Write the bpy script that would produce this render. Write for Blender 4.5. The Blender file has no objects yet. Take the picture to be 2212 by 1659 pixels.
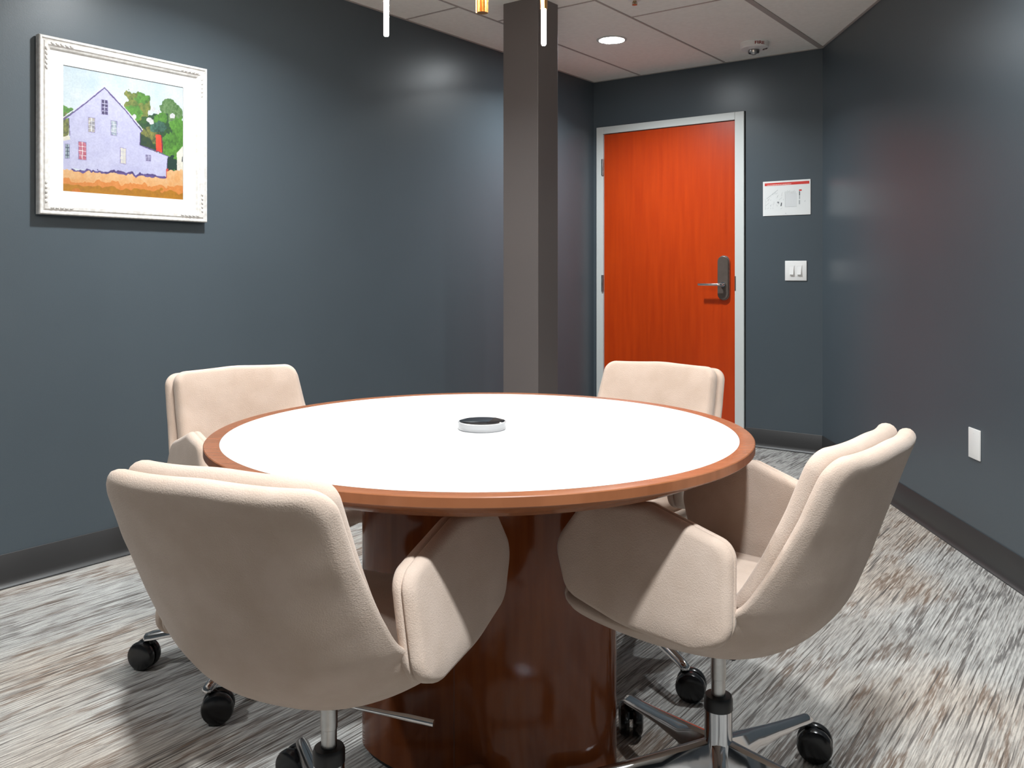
import bpy, bmesh, math, random
import numpy as np
from mathutils import Vector, Matrix
C = bpy.context.scene.collection
PI = math.pi
TH = 0.6408                       # yaw between the view and the long wall
CAMZ, FPX, HOR = 1.10, 1880.0, 587.0

# ------------------------------------------------------------ camera, world, exposure, lights
cam = bpy.data.cameras.new('camera'); camo = bpy.data.objects.new('camera', cam); C.objects.link(camo)
camo.location = (0, 0, CAMZ); camo.rotation_euler = (PI/2, 0, TH)
cam.sensor_width = 36; cam.lens = 36*FPX/2212; cam.shift_y = -(829.5-HOR)/2212
cam.clip_start = 0.01
bpy.context.scene.camera = camo
vs = bpy.context.scene.view_settings
vs.view_transform = 'Standard'; vs.look = 'None'; vs.gamma = 1; vs.use_curve_mapping = False
vs.exposure = -0.17
world = bpy.data.worlds.new('world'); bpy.context.scene.world = world; world.use_nodes = True
world.node_tree.nodes['Background'].inputs[0].default_value = (0.02, 0.02, 0.02, 1)

CEIL = 2.442
LW, DW = -3.228, 5.298            # left wall x, door wall y
CRN = (-1.627, 5.298)             # corner of door wall and slanted right wall
RD = (0.5585, -0.8295)            # direction of the slanted right wall, towards the viewer
FRONT = -1.9                      # wall behind the viewer
DOWNLIGHTS = [(-2.545, 4.377, 34, 144), (-2.42, 1.94, 38, 144), (-0.62, 2.70, 16, 150), (-0.05, 0.60, 60, 140), (-2.30, -0.30, 18, 140)]  # last entry: unseen lamp added to brighten the carpet on the left
def area_lamp(name, x, y, z, r, power, spread, col):
    l = bpy.data.lights.new(name, 'AREA'); l.shape = 'DISK'; l.size = 2*r; l.energy = power
    l.spread = math.radians(spread); l.color = col
    o = bpy.data.objects.new(name, l); C.objects.link(o); o.location = (x, y, z)
    return o
for i, (x, y, p, s) in enumerate(DOWNLIGHTS):
    area_lamp('downlight_lamp', x, y, CEIL-0.008, 0.062, p, s, (0.93, 0.98, 1.0))

# ------------------------------------------------------------ helpers
def cw(X, Y):                     # view-aligned plan coordinates -> room coordinates
    c, s = math.cos(TH), math.sin(TH); return (X*c-Y*s, X*s+Y*c)
def ray(px):
    r = (px-1106)/FPX; return cw(r, 1)
def on_y(px, py, y):              # point of the plane y = const
    d = ray(px); t = y/d[1]; return (d[0]*t, CAMZ+(HOR-py)*t/FPX)
def on_x(px, py, x):
    d = ray(px); t = x/d[0]; return (d[1]*t, CAMZ+(HOR-py)*t/FPX)

def mat(name, col, rough=0.5, metal=0.0, **k):
    m = bpy.data.materials.new(name); m.use_nodes = True
    b = m.node_tree.nodes['Principled BSDF']
    b.inputs['Base Color'].default_value = (*col, 1); b.inputs['Roughness'].default_value = rough
    b.inputs['Metallic'].default_value = metal
    for kk, v in k.items(): b.inputs[kk.replace('_', ' ')].default_value = v
    return m
def nd(m, t, **k):
    n = m.node_tree.nodes.new(t)
    for kk, v in k.items(): setattr(n, kk, v)
    return n
def lk(m, a, b): m.node_tree.links.new(a, b)
def noise_mat(name, c1, c2, scale, rough=0.6, stretch=(1, 1, 1), bump=0.0, bscale=None, lo=0.35, hi=0.65, detail=4, bdist=0.001, metal=0.0, rot=(0, 0, 0), **k):
    m = mat(name, c1, rough, metal, **k); b = m.node_tree.nodes['Principled BSDF']
    tc = nd(m, 'ShaderNodeTexCoord'); mp = nd(m, 'ShaderNodeMapping')
    mp.inputs['Scale'].default_value = stretch; mp.inputs['Rotation'].default_value = rot
    lk(m, tc.outputs['Object'], mp.inputs[0])
    n = nd(m, 'ShaderNodeTexNoise'); n.inputs['Scale'].default_value = scale; n.inputs['Detail'].default_value = detail
    lk(m, mp.outputs[0], n.inputs[0])
    r = nd(m, 'ShaderNodeValToRGB'); r.color_ramp.elements[0].position = lo; r.color_ramp.elements[1].position = hi
    r.color_ramp.elements[0].color = (*c1, 1); r.color_ramp.elements[1].color = (*c2, 1)
    lk(m, n.outputs[0], r.inputs[0]); lk(m, r.outputs[0], b.inputs['Base Color'])
    if bump:
        n2 = nd(m, 'ShaderNodeTexNoise'); n2.inputs['Scale'].default_value = bscale or scale*3; n2.inputs['Detail'].default_value = 3
        lk(m, mp.outputs[0], n2.inputs[0])
        bp = nd(m, 'ShaderNodeBump'); bp.inputs['Strength'].default_value = bump; bp.inputs['Distance'].default_value = bdist
        lk(m, n2.outputs[0], bp.inputs['Height']); lk(m, bp.outputs[0], b.inputs['Normal'])
    return m
def emit(name, col, s, base=None):
    m = mat(name, base or col, 0.4); b = m.node_tree.nodes['Principled BSDF']
    b.inputs['Emission Color'].default_value = (*col, 1); b.inputs['Emission Strength'].default_value = s
    return m

M = {}
WALLC = (0.066, 0.083, 0.097)
M['wall'] = noise_mat('slate_paint', WALLC, tuple(c*1.05 for c in WALLC), 2.0, 0.33, bump=0.25, bscale=260, bdist=0.0006, Specular_IOR_Level=0.34)
M['column'] = noise_mat('column_paint', (0.13, 0.112, 0.107), (0.137, 0.118, 0.112), 2.0, 0.45, bump=0.2, bscale=260, bdist=0.0006)
M['base'] = noise_mat('rubber_base', (0.026, 0.0255, 0.026), (0.030, 0.0295, 0.030), 3, 0.42)
M['tile'] = noise_mat('ceiling_tile', (0.86, 0.845, 0.80), (0.90, 0.885, 0.84), 40, 0.9, bump=0.3, bscale=220, bdist=0.001)
M['tbar'] = mat('ceiling_grid', (0.40, 0.36, 0.34), 0.5)
M['tbar_dark'] = mat('grid_shadow_line', (0.22, 0.21, 0.21), 0.6)
M['fabric'] = noise_mat('beige_wool', (0.475, 0.37, 0.30), (0.53, 0.42, 0.35), 14, 0.95, bump=0.6, bscale=420, bdist=0.0014, Sheen_Weight=0.12, Sheen_Roughness=0.5)
M['chrome'] = mat('polished_aluminium', (0.62, 0.62, 0.63), 0.13, 1.0)
M['steel'] = noise_mat('brushed_steel', (0.42, 0.41, 0.40), (0.52, 0.51, 0.50), 30, 0.3, metal=1.0)
M['black'] = mat('black_plastic', (0.008, 0.008, 0.009), 0.22)
M['blackm'] = mat('black_collar', (0.012, 0.012, 0.013), 0.35)
M['laminate'] = noise_mat('white_laminate', (0.86, 0.86, 0.86), (0.88, 0.88, 0.88), 3, 0.38)
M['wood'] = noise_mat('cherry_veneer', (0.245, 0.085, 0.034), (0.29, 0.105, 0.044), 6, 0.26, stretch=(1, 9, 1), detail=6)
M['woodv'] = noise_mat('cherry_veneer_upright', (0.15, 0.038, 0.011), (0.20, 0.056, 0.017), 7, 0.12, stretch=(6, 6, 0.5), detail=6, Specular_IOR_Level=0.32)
M['seam'] = mat('dark_seam', (0.09, 0.03, 0.015), 0.4)
M['door'] = noise_mat('orange_door_veneer', (0.42, 0.034, 0.001), (0.50, 0.048, 0.002), 5, 0.3, stretch=(7, 1, 0.45), detail=8, lo=0.3, hi=0.7)
M['white'] = mat('white_paint', (0.58, 0.61, 0.60), 0.35)
M['plastic'] = mat('white_plastic', (0.80, 0.80, 0.79), 0.3)
M['gap'] = mat('gap_shade_black', (0.01, 0.01, 0.01), 0.8)  # near-black colour that paints the shade beside the door frame
M['bronze'] = noise_mat('dark_bronze', (0.075, 0.058, 0.048), (0.09, 0.07, 0.06), 20, 0.4)
M['gold'] = mat('brushed_gold', (0.85, 0.42, 0.14), 0.22, 1.0)
M['tube'] = emit('led_tube', (1.0, 0.80, 0.64), 260.0, (0.9, 0.9, 0.9))
M['lampface'] = emit('downlight_diffuser', (0.93, 0.98, 1.0), 170.0, (0.9, 0.9, 0.9))

def carpet():
    m = mat('striped_carpet', (0.4, 0.4, 0.4), 0.96); b = m.node_tree.nodes['Principled BSDF']
    tc = nd(m, 'ShaderNodeTexCoord')
    def nz(sx, sy, det, rough=0.6, off=0):
        mp = nd(m, 'ShaderNodeMapping'); mp.inputs['Scale'].default_value = (sx, sy, 1); mp.inputs['Location'].default_value = (off, off*1.7, 0)
        lk(m, tc.outputs['Object'], mp.inputs[0])
        n = nd(m, 'ShaderNodeTexNoise'); n.inputs['Scale'].default_value = 1; n.inputs['Detail'].default_value = det
        n.inputs['Roughness'].default_value = rough
        lk(m, mp.outputs[0], n.inputs[0]); return n.outputs[0]
    def math_(op, a, bb, cl=False):
        n = nd(m, 'ShaderNodeMath', operation=op); n.use_clamp = cl
        for i, v in enumerate((a, bb)):
            if isinstance(v, (int, float)): n.inputs[i].default_value = v
            else: lk(m, v, n.inputs[i])
        return n.outputs[0]
    def ramp(v, pts):
        r = nd(m, 'ShaderNodeValToRGB'); e = r.color_ramp.elements
        e[0].position, e[0].color = pts[0][0], (*pts[0][1], 1); e[1].position, e[1].color = pts[-1][0], (*pts[-1][1], 1)
        for p_, c_ in pts[1:-1]: x = e.new(p_); x.color = (*c_, 1)
        lk(m, v, r.inputs[0]); return r.outputs[0]
    def mixn(fac, a, b2, mode='MIX'):
        n = nd(m, 'ShaderNodeMixRGB', blend_type=mode)
        for i, v in enumerate((fac, a, b2)):
            if isinstance(v, tuple): n.inputs[i].default_value = (*v, 1)
            elif isinstance(v, (int, float)): n.inputs[i].default_value = v
            else: lk(m, v, n.inputs[i])
        return n.outputs[0]
    def step(v, lo, hi):
        n = nd(m, 'ShaderNodeMapRange', interpolation_type='SMOOTHSTEP'); lk(m, v, n.inputs[0]); n.inputs[1].default_value = lo; n.inputs[2].default_value = hi
        return n.outputs[0]
    fine = nz(175, 9, 2, 0.7)            # single yarn rows
    line = nz(120, 2.6, 2, 0.6, 5)       # long thin dark rows
    speck = nz(300, 120, 2, 0.6, 2)
    band = nz(34, 3.2, 3, 0.6, 3); block = nz(9, 3.4, 3, 0.6, 9); hue = nz(1.5, 1.3, 1, 0.5, 13)
    cool = mixn(step(fine, 0.36, 0.62), (0.27, 0.262, 0.25), (0.46, 0.455, 0.435))
    base = mixn(step(hue, 0.46, 0.66), cool, mixn(1.0, cool, (1.0, 0.90, 0.82), 'MULTIPLY'))
    pm = math_('MULTIPLY', step(math_('ADD', math_('MULTIPLY', band, 0.5), math_('MULTIPLY', block, 0.5)), 0.50, 0.57), step(fine, 0.66, 0.44))
    dark = mixn(step(hue, 0.40, 0.58), (0.115, 0.108, 0.104), (0.155, 0.105, 0.075))
    c1 = mixn(math_('MULTIPLY', pm, 0.85), base, dark)
    c2 = mixn(math_('MULTIPLY', step(line, 0.575, 0.63), 0.85), c1, (0.085, 0.072, 0.065))
    c3 = mixn(step(speck, 0.66, 0.74), c2, mixn(0.5, c2, (0.07, 0.06, 0.055)))
    lk(m, c3, b.inputs['Base Color'])
    wv = nd(m, 'ShaderNodeTexWave', wave_type='BANDS', bands_direction='X', wave_profile='SIN'); wv.inputs['Scale'].default_value = 31.0
    wv.inputs['Distortion'].default_value = 0.6; wv.inputs['Detail'].default_value = 1.0; wv.inputs['Detail Scale'].default_value = 2.0
    lk(m, tc.outputs['Object'], wv.inputs[0])
    h = math_('ADD', math_('MULTIPLY', wv.outputs[1], 0.7), math_('ADD', math_('MULTIPLY', fine, 0.5), math_('MULTIPLY', speck, 0.6)))
    bp = nd(m, 'ShaderNodeBump'); bp.inputs['Strength'].default_value = 0.8; bp.inputs['Distance'].default_value = 0.004
    lk(m, h, bp.inputs['Height']); lk(m, bp.outputs[0], b.inputs['Normal'])
    return m
M['carpet'] = carpet()

def obj(name, bm, m, parent=None, smooth=False, sharp=None):
    me = bpy.data.meshes.new(name); bmesh.ops.recalc_face_normals(bm, faces=bm.faces)
    bm.to_mesh(me); bm.free()
    for mm in (m if isinstance(m, (list, tuple)) else [m]): me.materials.append(mm)
    if smooth:
        me.polygons.foreach_set('use_smooth', [True]*len(me.polygons))
        if sharp: me.set_sharp_from_angle(angle=math.radians(sharp))
    o = bpy.data.objects.new(name, me); C.objects.link(o)
    if parent: o.parent = parent
    return o
def tag(o, label=None, cat=None, group=None, kind=None):
    if label: o['label'] = label
    if cat: o['category'] = cat
    if group: o['group'] = group
    if kind: o['kind'] = kind
    return o
def thing(name, label, cat, loc=(0, 0, 0), rz=0, group=None, kind=None):
    o = bpy.data.objects.new(name, None); C.objects.link(o); o.location = loc; o.rotation_euler = (0, 0, rz)
    o.empty_display_size = 0.1
    return tag(o, label, cat, group, kind)
def box(bm, x0, x1, y0, y1, z0, z1, bev=0.0, mi=0, mtx=None):
    vs_ = [bm.verts.new((x, y, z)) for x in (x0, x1) for y in (y0, y1) for z in (z0, z1)]
    fs = [bm.faces.new([vs_[i] for i in q]) for q in ((0, 1, 3, 2), (4, 6, 7, 5), (0, 4, 5, 1), (2, 3, 7, 6), (0, 2, 6, 4), (1, 5, 7, 3))]
    for f in fs: f.material_index = mi
    if bev:
        es = list({e for f in fs for e in f.edges})
        r = bmesh.ops.bevel(bm, geom=es, offset=bev, segments=3, affect='EDGES', profile=0.5)
        vs_ = list({v for v in bm.verts if v.is_valid and v in vs_} | set(r['verts']))
        for f in r['faces']: f.material_index = mi
    if mtx is not None: bmesh.ops.transform(bm, matrix=mtx, verts=[v for v in vs_ if v.is_valid])
    return bm
def lathe(bm, prof, n=64, cap=True, mi=None, z0=0, cx=0, cy=0):
    rings = []
    for r, z in prof:
        rings.append([bm.verts.new((cx+r*math.cos(2*PI*i/n), cy+r*math.sin(2*PI*i/n), z+z0)) for i in range(n)] if r > 1e-6 else [bm.verts.new((cx, cy, z+z0))])
    for k in range(len(rings)-1):
        a, b = rings[k], rings[k+1]
        for i in range(n):
            j = (i+1) % n
            if len(a) == 1 and len(b) == 1: continue
            if len(a) == 1: f = bm.faces.new((a[0], b[j], b[i]))
            elif len(b) == 1: f = bm.faces.new((a[i], a[j], b[0]))
            else: f = bm.faces.new((a[i], a[j], b[j], b[i]))
            if mi: f.material_index = mi[k]
    if cap:
        for rg in (rings[0], rings[-1]):
            if len(rg) > 1: bm.faces.new(rg)
    return bm
def tube(bm, pts, rad, n=12, cap=True):
    pts = [Vector(p) for p in pts]; rad = rad if isinstance(rad, (list, tuple)) else [rad]*len(pts)
    rings = []; up = None
    for i, p in enumerate(pts):
        t = (pts[min(i+1, len(pts)-1)]-pts[max(i-1, 0)]).normalized()
        if up is None: up = Vector((0, 0, 1)) if abs(t.z) < 0.9 else Vector((1, 0, 0))
        a = t.cross(up).normalized(); up = a.cross(t).normalized()
        rings.append([bm.verts.new(p+rad[i]*(a*math.cos(2*PI*k/n)+up*math.sin(2*PI*k/n))) for k in range(n)])
    for A, B in zip(rings, rings[1:]):
        for k in range(n): bm.faces.new((A[k], A[(k+1) % n], B[(k+1) % n], B[k]))
    if cap: bm.faces.new(rings[0]); bm.faces.new(rings[-1])
    return bm
def rounded(poly, step=0.012):      # [(x, y, radius)] -> closed outline
    out = []; n = len(poly)
    for i in range(n):
        p = Vector(poly[i][:2]); a = Vector(poly[i-1][:2]); b = Vector(poly[(i+1) % n][:2]); r = poly[i][2]
        u = (a-p).normalized(); w = (b-p).normalized()
        half = math.acos(max(-1, min(1, u.dot(w))))/2
        d = min(r/math.tan(half), 0.49*(a-p).length, 0.49*(b-p).length)
        r = d*math.tan(half); c = p+(u+w).normalized()*(r/math.sin(half))
        s, e = p+u*d-c, p+w*d-c
        ang = s.angle_signed(e); k = max(3, int(abs(ang)*max(r, 1e-4)/step*2)+3)
        for j in range(k+1):
            t = -ang*j/k; out.append(c+Vector((s.x*math.cos(t)-s.y*math.sin(t), s.x*math.sin(t)+s.y*math.cos(t))))
    res = []
    for i in range(len(out)):
        a, b = out[i], out[(i+1) % len(out)]; L = (b-a).length
        if L < 1e-6: continue
        k = max(1, int(L/step))
        for j in range(k): res.append(a+(b-a)*j/k)
    return res
def pad(bm, outline, prof, surf, crown=(0, 0), rings=9, centre=None):
    """upholstered slab: outline in 2D, rim profile [(inset, t)] from the front to the rear face, surf(x, y, t) -> 3D"""
    c = centre or sum(outline, Vector((0, 0)))/len(outline)
    c = Vector(c)
    def ring(inset, t):
        r = []
        for p in outline:
            d = p-c; L = d.length; r.append(bm.verts.new(surf(*(c+d*(1-inset/L)), t)))
        return r
    def scaled(i0, s, t):
        r = []
        for p in outline:
            d = p-c; L = d.length; r.append(bm.verts.new(surf(*(c+d*(1-i0/L)*s), t)))
        return r
    seq = []
    i0, t0 = prof[0]; i1, t1 = prof[-1]
    cf = bm.verts.new(surf(c.x, c.y, t0+crown[0])); cb = bm.verts.new(surf(c.x, c.y, t1-crown[1]))
    for k in range(1, rings): s = k/rings; seq.append(scaled(i0, s, t0+crown[0]*(1-s**3)))
    for i_, t_ in prof: seq.append(ring(i_, t_))
    for k in range(rings-1, 0, -1): s = k/rings; seq.append(scaled(i1, s, t1-crown[1]*(1-s**3)))
    n = len(outline)
    for i in range(n): bm.faces.new((cf, seq[0][i], seq[0][(i+1) % n])); bm.faces.new((cb, seq[-1][(i+1) % n], seq[-1][i]))
    for A, B in zip(seq, seq[1:]):
        for i in range(n): bm.faces.new((A[i], B[i], B[(i+1) % n], A[(i+1) % n]))
    return bm
def prof_round(T, e, k=6):
    return [(e*(1-math.sin(PI*j/k)), T/2*math.cos(PI*j/k)) if False else (e*(1-math.sin(PI*j/k))*1.0, T/2*math.cos(PI*j/k)) for j in range(k+1)]
def prof_seam(T, e, g=0.004):       # two rounded halves with a stitched groove between
    h = T/2; out = []
    for j in range(6):
        a = PI/2*j/5; out.append((e*(1-math.sin(a)), h*0.25+h*0.75*math.cos(a)))
    out += [(0.0005, h*0.10), (g, h*0.03), (g, -h*0.03), (0.0005, -h*0.10)]
    for j in range(6):
        a = PI/2*(1-j/5); out.append((e*(1-math.sin(a)), -h*0.25-h*0.75*math.cos(a)))
    return out

# ------------------------------------------------------------ room shell
def rp(t): return (CRN[0]+RD[0]*t, CRN[1]+RD[1]*t)
TEND = (CRN[1]-FRONT)/-RD[1]
FR_ = rp(TEND)
poly = [(LW, FRONT), FR_, CRN, (LW, DW)]
def slab(name, z0, z1, m):
    bm = bmesh.new()
    a = [bm.verts.new((*p, z0)) for p in poly]; b = [bm.verts.new((*p, z1)) for p in poly]
    bm.faces.new(a[::-1]); bm.faces.new(b)
    for i in range(4): bm.faces.new((a[i], a[(i+1) % 4], b[(i+1) % 4], b[i]))
    return tag(obj(name, bm, m), kind='structure')
slab('floor', -0.05, 0, M['carpet'])
slab('ceiling', CEIL, CEIL+0.05, M['tile'])
def wallbox(name, p, q, out, m, th=0.1, z0=-0.05, z1=None, holes=None):
    z1 = CEIL+0.05 if z1 is None else z1
    bm = bmesh.new(); n = Vector(out).normalized()*th
    pts = [p, q, (q[0]+n.x, q[1]+n.y), (p[0]+n.x, p[1]+n.y)]
    a = [bm.verts.new((*t, z0)) for t in pts]; b = [bm.verts.new((*t, z1)) for t in pts]
    bm.faces.new(a[::-1]); bm.faces.new(b)
    for i in range(4): bm.faces.new((a[i], a[(i+1) % 4], b[(i+1) % 4], b[i]))
    return bm
tag(obj('wall_left', wallbox('', (LW, FRONT-0.1), (LW, DW+0.1), (-1, 0), None), M['wall']), kind='structure')
RN = Vector((-RD[1], RD[0]))       # outward normal of the slanted wall
e0 = (CRN[0]-RD[0]*0.0, CRN[1]-RD[1]*0.0)
tag(obj('wall_right', wallbox('', e0, FR_, RN, None), M['wall']), kind='structure')
tag(obj('wall_front', wallbox('', (LW, FRONT), FR_, (0, -1), None), M['wall']), kind='structure')
# door wall with its opening
DX0, DX1, DZ = -3.139, -2.177, 2.063          # leaf
FX0, FX1, FZ = -3.196, -2.112, 2.116          # frame outside
bm = bmesh.new()
box(bm, LW, FX0+0.02, DW, DW+0.1, -0.05, CEIL+0.05)
box(bm, FX1-0.02, CRN[0]+0.05, DW, DW+0.1, -0.05, CEIL+0.05)
box(bm, FX0+0.02, FX1-0.02, DW, DW+0.1, FZ-0.02, CEIL+0.05)
tag(obj('wall_back', bm, M['wall']), kind='structure')

# ceiling grid: runners along the room and cross tees
GX = [on_y(x_, y_, DW)[0] for x_, y_ in ((1385, 162), (1580, 135.6))]
GS = 0.61
gx0 = GX[0]
bm = bmesh.new()
def clipx(y):   # right wall x at y
    t = (CRN[1]-y)/-RD[1]; return CRN[0]+RD[0]*t
def yend(x):
    if x <= CRN[0]: return DW
    return CRN[1]+RD[1]*(x-CRN[0])/RD[0]
k = -1
while True:
    x = gx0+k*0.61 if False else gx0+k*GS; k += 1
    if x < LW+0.03: continue
    if x > FR_[0]-0.05: break
    w_ = 0.016 if abs(x+1.63) < 0.06 else 0.005; box(bm, x-w_, x+w_, FRONT, yend(x)-0.012, CEIL-0.004, CEIL+0.001)  # one runner widened to draw the shaded band of a lifted tile edge
GY0 = None
tag(obj('trim_1', bm, M['tbar']), kind='structure')
bm = bmesh.new()
def ceil_pt(px, py):
    Y = FPX*(CEIL-CAMZ)/(HOR-py); return cw((px-1106)/FPX*Y, Y)
cols = [LW+0.012]+[gx0+i*GS for i in range(0, 12)]
for ci in range(len(cols)-1):
    xa, xb = cols[ci], cols[ci+1]
    y0_ = {0: 3.37, 1: 3.69, 2: 4.052}.get(ci, 4.052 if ci % 2 else 3.44)
    for k in range(-8, 1):
        y = y0_+k*1.22
        if y < FRONT+0.05 or y > DW-0.1: continue
        xe = min(xb, clipx(y)-0.03)
        if xe-xa > 0.03: box(bm, xa, xe, y-0.005, y+0.005, CEIL-0.003, CEIL+0.001)
tag(obj('trim_2', bm, M['tbar']), kind='structure')
# wall angle along the ceiling edge
bm = bmesh.new()
box(bm, LW, LW+0.014, FRONT, DW, CEIL-0.003, CEIL+0.001)
box(bm, LW, CRN[0], DW-0.014, DW, CEIL-0.003, CEIL+0.001)
n = RN.normalized()*0.014
vs4 = [(CRN[0], CRN[1]), FR_, (FR_[0]-n.x, FR_[1]-n.y), (CRN[0]-n.x, CRN[1]-n.y)]
a = [bm.verts.new((*p, CEIL-0.003)) for p in vs4]; b = [bm.verts.new((*p, CEIL+0.001)) for p in vs4]
bm.faces.new(a); bm.faces.new(b[::-1])
for i in range(4): bm.faces.new((a[i], a[(i+1) % 4], b[(i+1) % 4], b[i]))
tag(obj('trim_3', bm, M['tbar']), kind='structure')

# cove base: vertical strip with a flared toe
def cove(name, p, q, inw):
    bm = bmesh.new(); p, q = Vector(p), Vector(q); n = Vector(inw).normalized()
    pf = [(0, 0.116), (0.003, 0.118), (0.0045, 0.116), (0.0045, 0.032), (0.007, 0.018), (0.013, 0.008), (0.019, 0.004), (0.019, 0), (0, 0)]
    A = [bm.verts.new((p.x+n.x*o, p.y+n.y*o, z)) for o, z in pf]; B = [bm.verts.new((q.x+n.x*o, q.y+n.y*o, z)) for o, z in pf]
    for i in range(len(pf)): j = (i+1) % len(pf); bm.faces.new((A[i], A[j], B[j], B[i]))
    bm.faces.new(A); bm.faces.new(B[::-1])
    return tag(obj(name, bm, M['base'], smooth=True, sharp=40), kind='structure')
cove('baseboard_left', (LW, FRONT), (LW, DW), (1, 0))
cove('baseboard_back', (FX1+0.004, DW), CRN, (0, -1))
cove('baseboard_right', CRN, FR_, -RN)
cove('baseboard_front', (LW, FRONT), FR_, (0, 1))

# square column
bm = bmesh.new(); box(bm, -2.643, -2.430, 3.470, 3.645, 0, CEIL, bev=0.003)
col = tag(obj('column', bm, M['column']), kind='structure')
bm = bmesh.new(); box(bm, -2.648, -2.425, 3.465, 3.65, 0, 0.116, bev=0.002)
obj('column_base', bm, M['base'], col)

# ------------------------------------------------------------ door
door = bpy.data.objects.new('door_1', None); C.objects.link(door); door.location = (DX0, DW, 0); door['kind'] = 'structure'
def dpart(name, bm, m, parent=door, **k):
    bmesh.ops.translate(bm, verts=bm.verts, vec=(-DX0, -DW, 0)); return obj(name, bm, m, parent, **k)
bm = bmesh.new()
for a_, b_, z0_, z1_ in ((FX0, DX0-0.004, 0, FZ), (DX1+0.004, FX1, 0, FZ)):
    box(bm, a_, b_, DW-0.016, DW+0.07, z0_, z1_, bev=0.002)
box(bm, DX0-0.004, DX1+0.004, DW-0.016, DW+0.07, DZ+0.004, FZ, bev=0.002)
dpart('door_frame', bm, M['white'])
bm = bmesh.new(); box(bm, FX0-0.001, FX1+0.005, DW-0.002, DW+0.0005, FZ, FZ+0.002)
box(bm, FX1, FX1+0.004, DW-0.003, DW+0.0005, 0, FZ+0.002)
dpart('painted_gap_shade', bm, M['gap'])  # thin black strips painting the shadow line around the frame
bm = bmesh.new(); box(bm, DX0, DX1, DW-0.004, DW+0.04, 0.008, DZ, bev=0.0015)
leaf = dpart('door_leaf', bm, M['door'])
for zc in (1.1+(HOR-359)*6.05/FPX, 1.1+(HOR-612)*6.05/FPX, 0.25):
    bm = bmesh.new(); box(bm, DX0-0.016, DX0-0.002, DW-0.018, DW-0.005, zc-0.057, zc+0.057)
    tube(bm, [(DX0-0.003, DW-0.020, zc-0.057), (DX0-0.003, DW-0.020, zc+0.057)], 0.0065, 14)
    for kz in (-0.02, 0.02): tube(bm, [(DX0-0.003, DW-0.020, zc+kz-0.001), (DX0-0.003, DW-0.020, zc+kz+0.001)], 0.0072, 14)
    dpart('hinge', bm, M['steel'])
# lock escutcheon and lever
ex0, ez1 = on_y(1550.5, 553, DW-0.02); ex1, ez0 = on_y(1573.5, 648, DW-0.02)
exc = (ex0+ex1)/2; hw = (ex1-ex0)/2
def cap_outline(x, z0, z1, w, n=14):
    o = []
    for i in range(n+1): a = PI*i/n; o.append(Vector((x+w*math.cos(a), z1-w+w*math.sin(a))))
    for i in range(n+1): a = PI+PI*i/n; o.append(Vector((x+w*math.cos(a), z0+w+w*math.sin(a))))
    return o
bm = bmesh.new()
pad(bm, cap_outline(exc, ez0, ez1, hw), [(0.004, 0.011), (0.0005, 0.009), (0, 0), (0, -0.011)], lambda x, z, t: (x, DW-0.015-t, z), rings=2)
plate = dpart('lock_plate', bm, M['bronze'])
bm = bmesh.new()
pad(bm, cap_outline(exc+0.002, ez0-0.002, ez1+0.003, hw+0.002), [(0.001, 0.006), (0, 0.005), (0, -0.006)], lambda x, z, t: (x, DW-0.010-t, z), rings=2)
dpart('plate_rim', bm, M['steel'])
lx, lz = on_y(1508, 614.5, DW-0.07)
hx = exc+0.004
bm = bmesh.new(); y0 = DW-0.026
tube(bm, [(hx, y0+0.002, lz), (hx, y0-0.010, lz)], 0.017, 24)
tube(bm, [(hx, y0-0.006, lz), (hx, y0-0.030, lz), (hx-0.006, y0-0.040, lz), (hx-0.02, y0-0.044, lz), (lx, y0-0.044, lz)], [0.011, 0.010, 0.0095, 0.009, 0.008], 20)
dpart('lever_handle', bm, M['chrome'], smooth=True, sharp=50)
bm = bmesh.new(); box(bm, DX1+0.003, DX1+0.012, DW-0.018, DW-0.010, lz-0.04, lz+0.055, bev=0.003)
dpart('strike_plate', bm, M['bronze'])

# ------------------------------------------------------------ things on the walls
# evacuation map
(sx0, sz1), (sx1, sz0) = on_y(1648, 393, DW-0.004), on_y(1751, 463, DW-0.004)
cxs, czs = (sx0+sx1)/2, (sz0+sz1)/2
m_paper = mat('paper', (0.74, 0.76, 0.76), 0.6); m_red = mat('red_ink', (0.62, 0.03, 0.02), 0.5); m_ink = mat('grey_ink', (0.36, 0.39, 0.40), 0.6); m_dark = mat('dark_ink', (0.09, 0.10, 0.11), 0.6); m_pink = mat('pale_ink', (0.85, 0.55, 0.5), 0.6)
W_, Hh = sx1-sx0, sz1-sz0
sign = thing('evacuation_map', 'white evacuation floor plan with a red top stripe on the grey wall beside the door', 'sign', (sx0, DW, sz0))
bm = bmesh.new(); box(bm, 0, W_, -0.004, 0, 0, Hh, bev=0.0008); obj('panel', bm, M['plastic'], sign)
bm = bmesh.new()
def q2(bm, pts, d, mi=0):
    f = bm.faces.new([bm.verts.new((x*W_, -d, z*Hh)) for x, z in pts]); f.material_index = mi
def ln(bm, p, q, w, d, mi):
    p = Vector((p[0]*W_, p[1]*Hh)); q = Vector((q[0]*W_, q[1]*Hh)); n_ = (q-p).normalized(); n_ = Vector((-n_.y, n_.x))*w/2
    f = bm.faces.new([bm.verts.new((v.x, -d, v.y)) for v in (p+n_, q+n_, q-n_, p-n_)]); f.material_index = mi
q2(bm, [(0.015, 0.02), (0.985, 0.02), (0.985, 0.98), (0.015, 0.98)], 0.0043, 0)
q2(bm, [(0.04, 0.87), (0.975, 0.87), (0.975, 0.95), (0.04, 0.95)], 0.0046, 1)
random.seed(4)
x = 0.09
while x < 0.60:
    w = random.uniform(0.008, 0.03); q2(bm, [(x, 0.882), (x+w, 0.882), (x+w, 0.905), (x, 0.905)], 0.0049, 4); x += w+0.007
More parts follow.
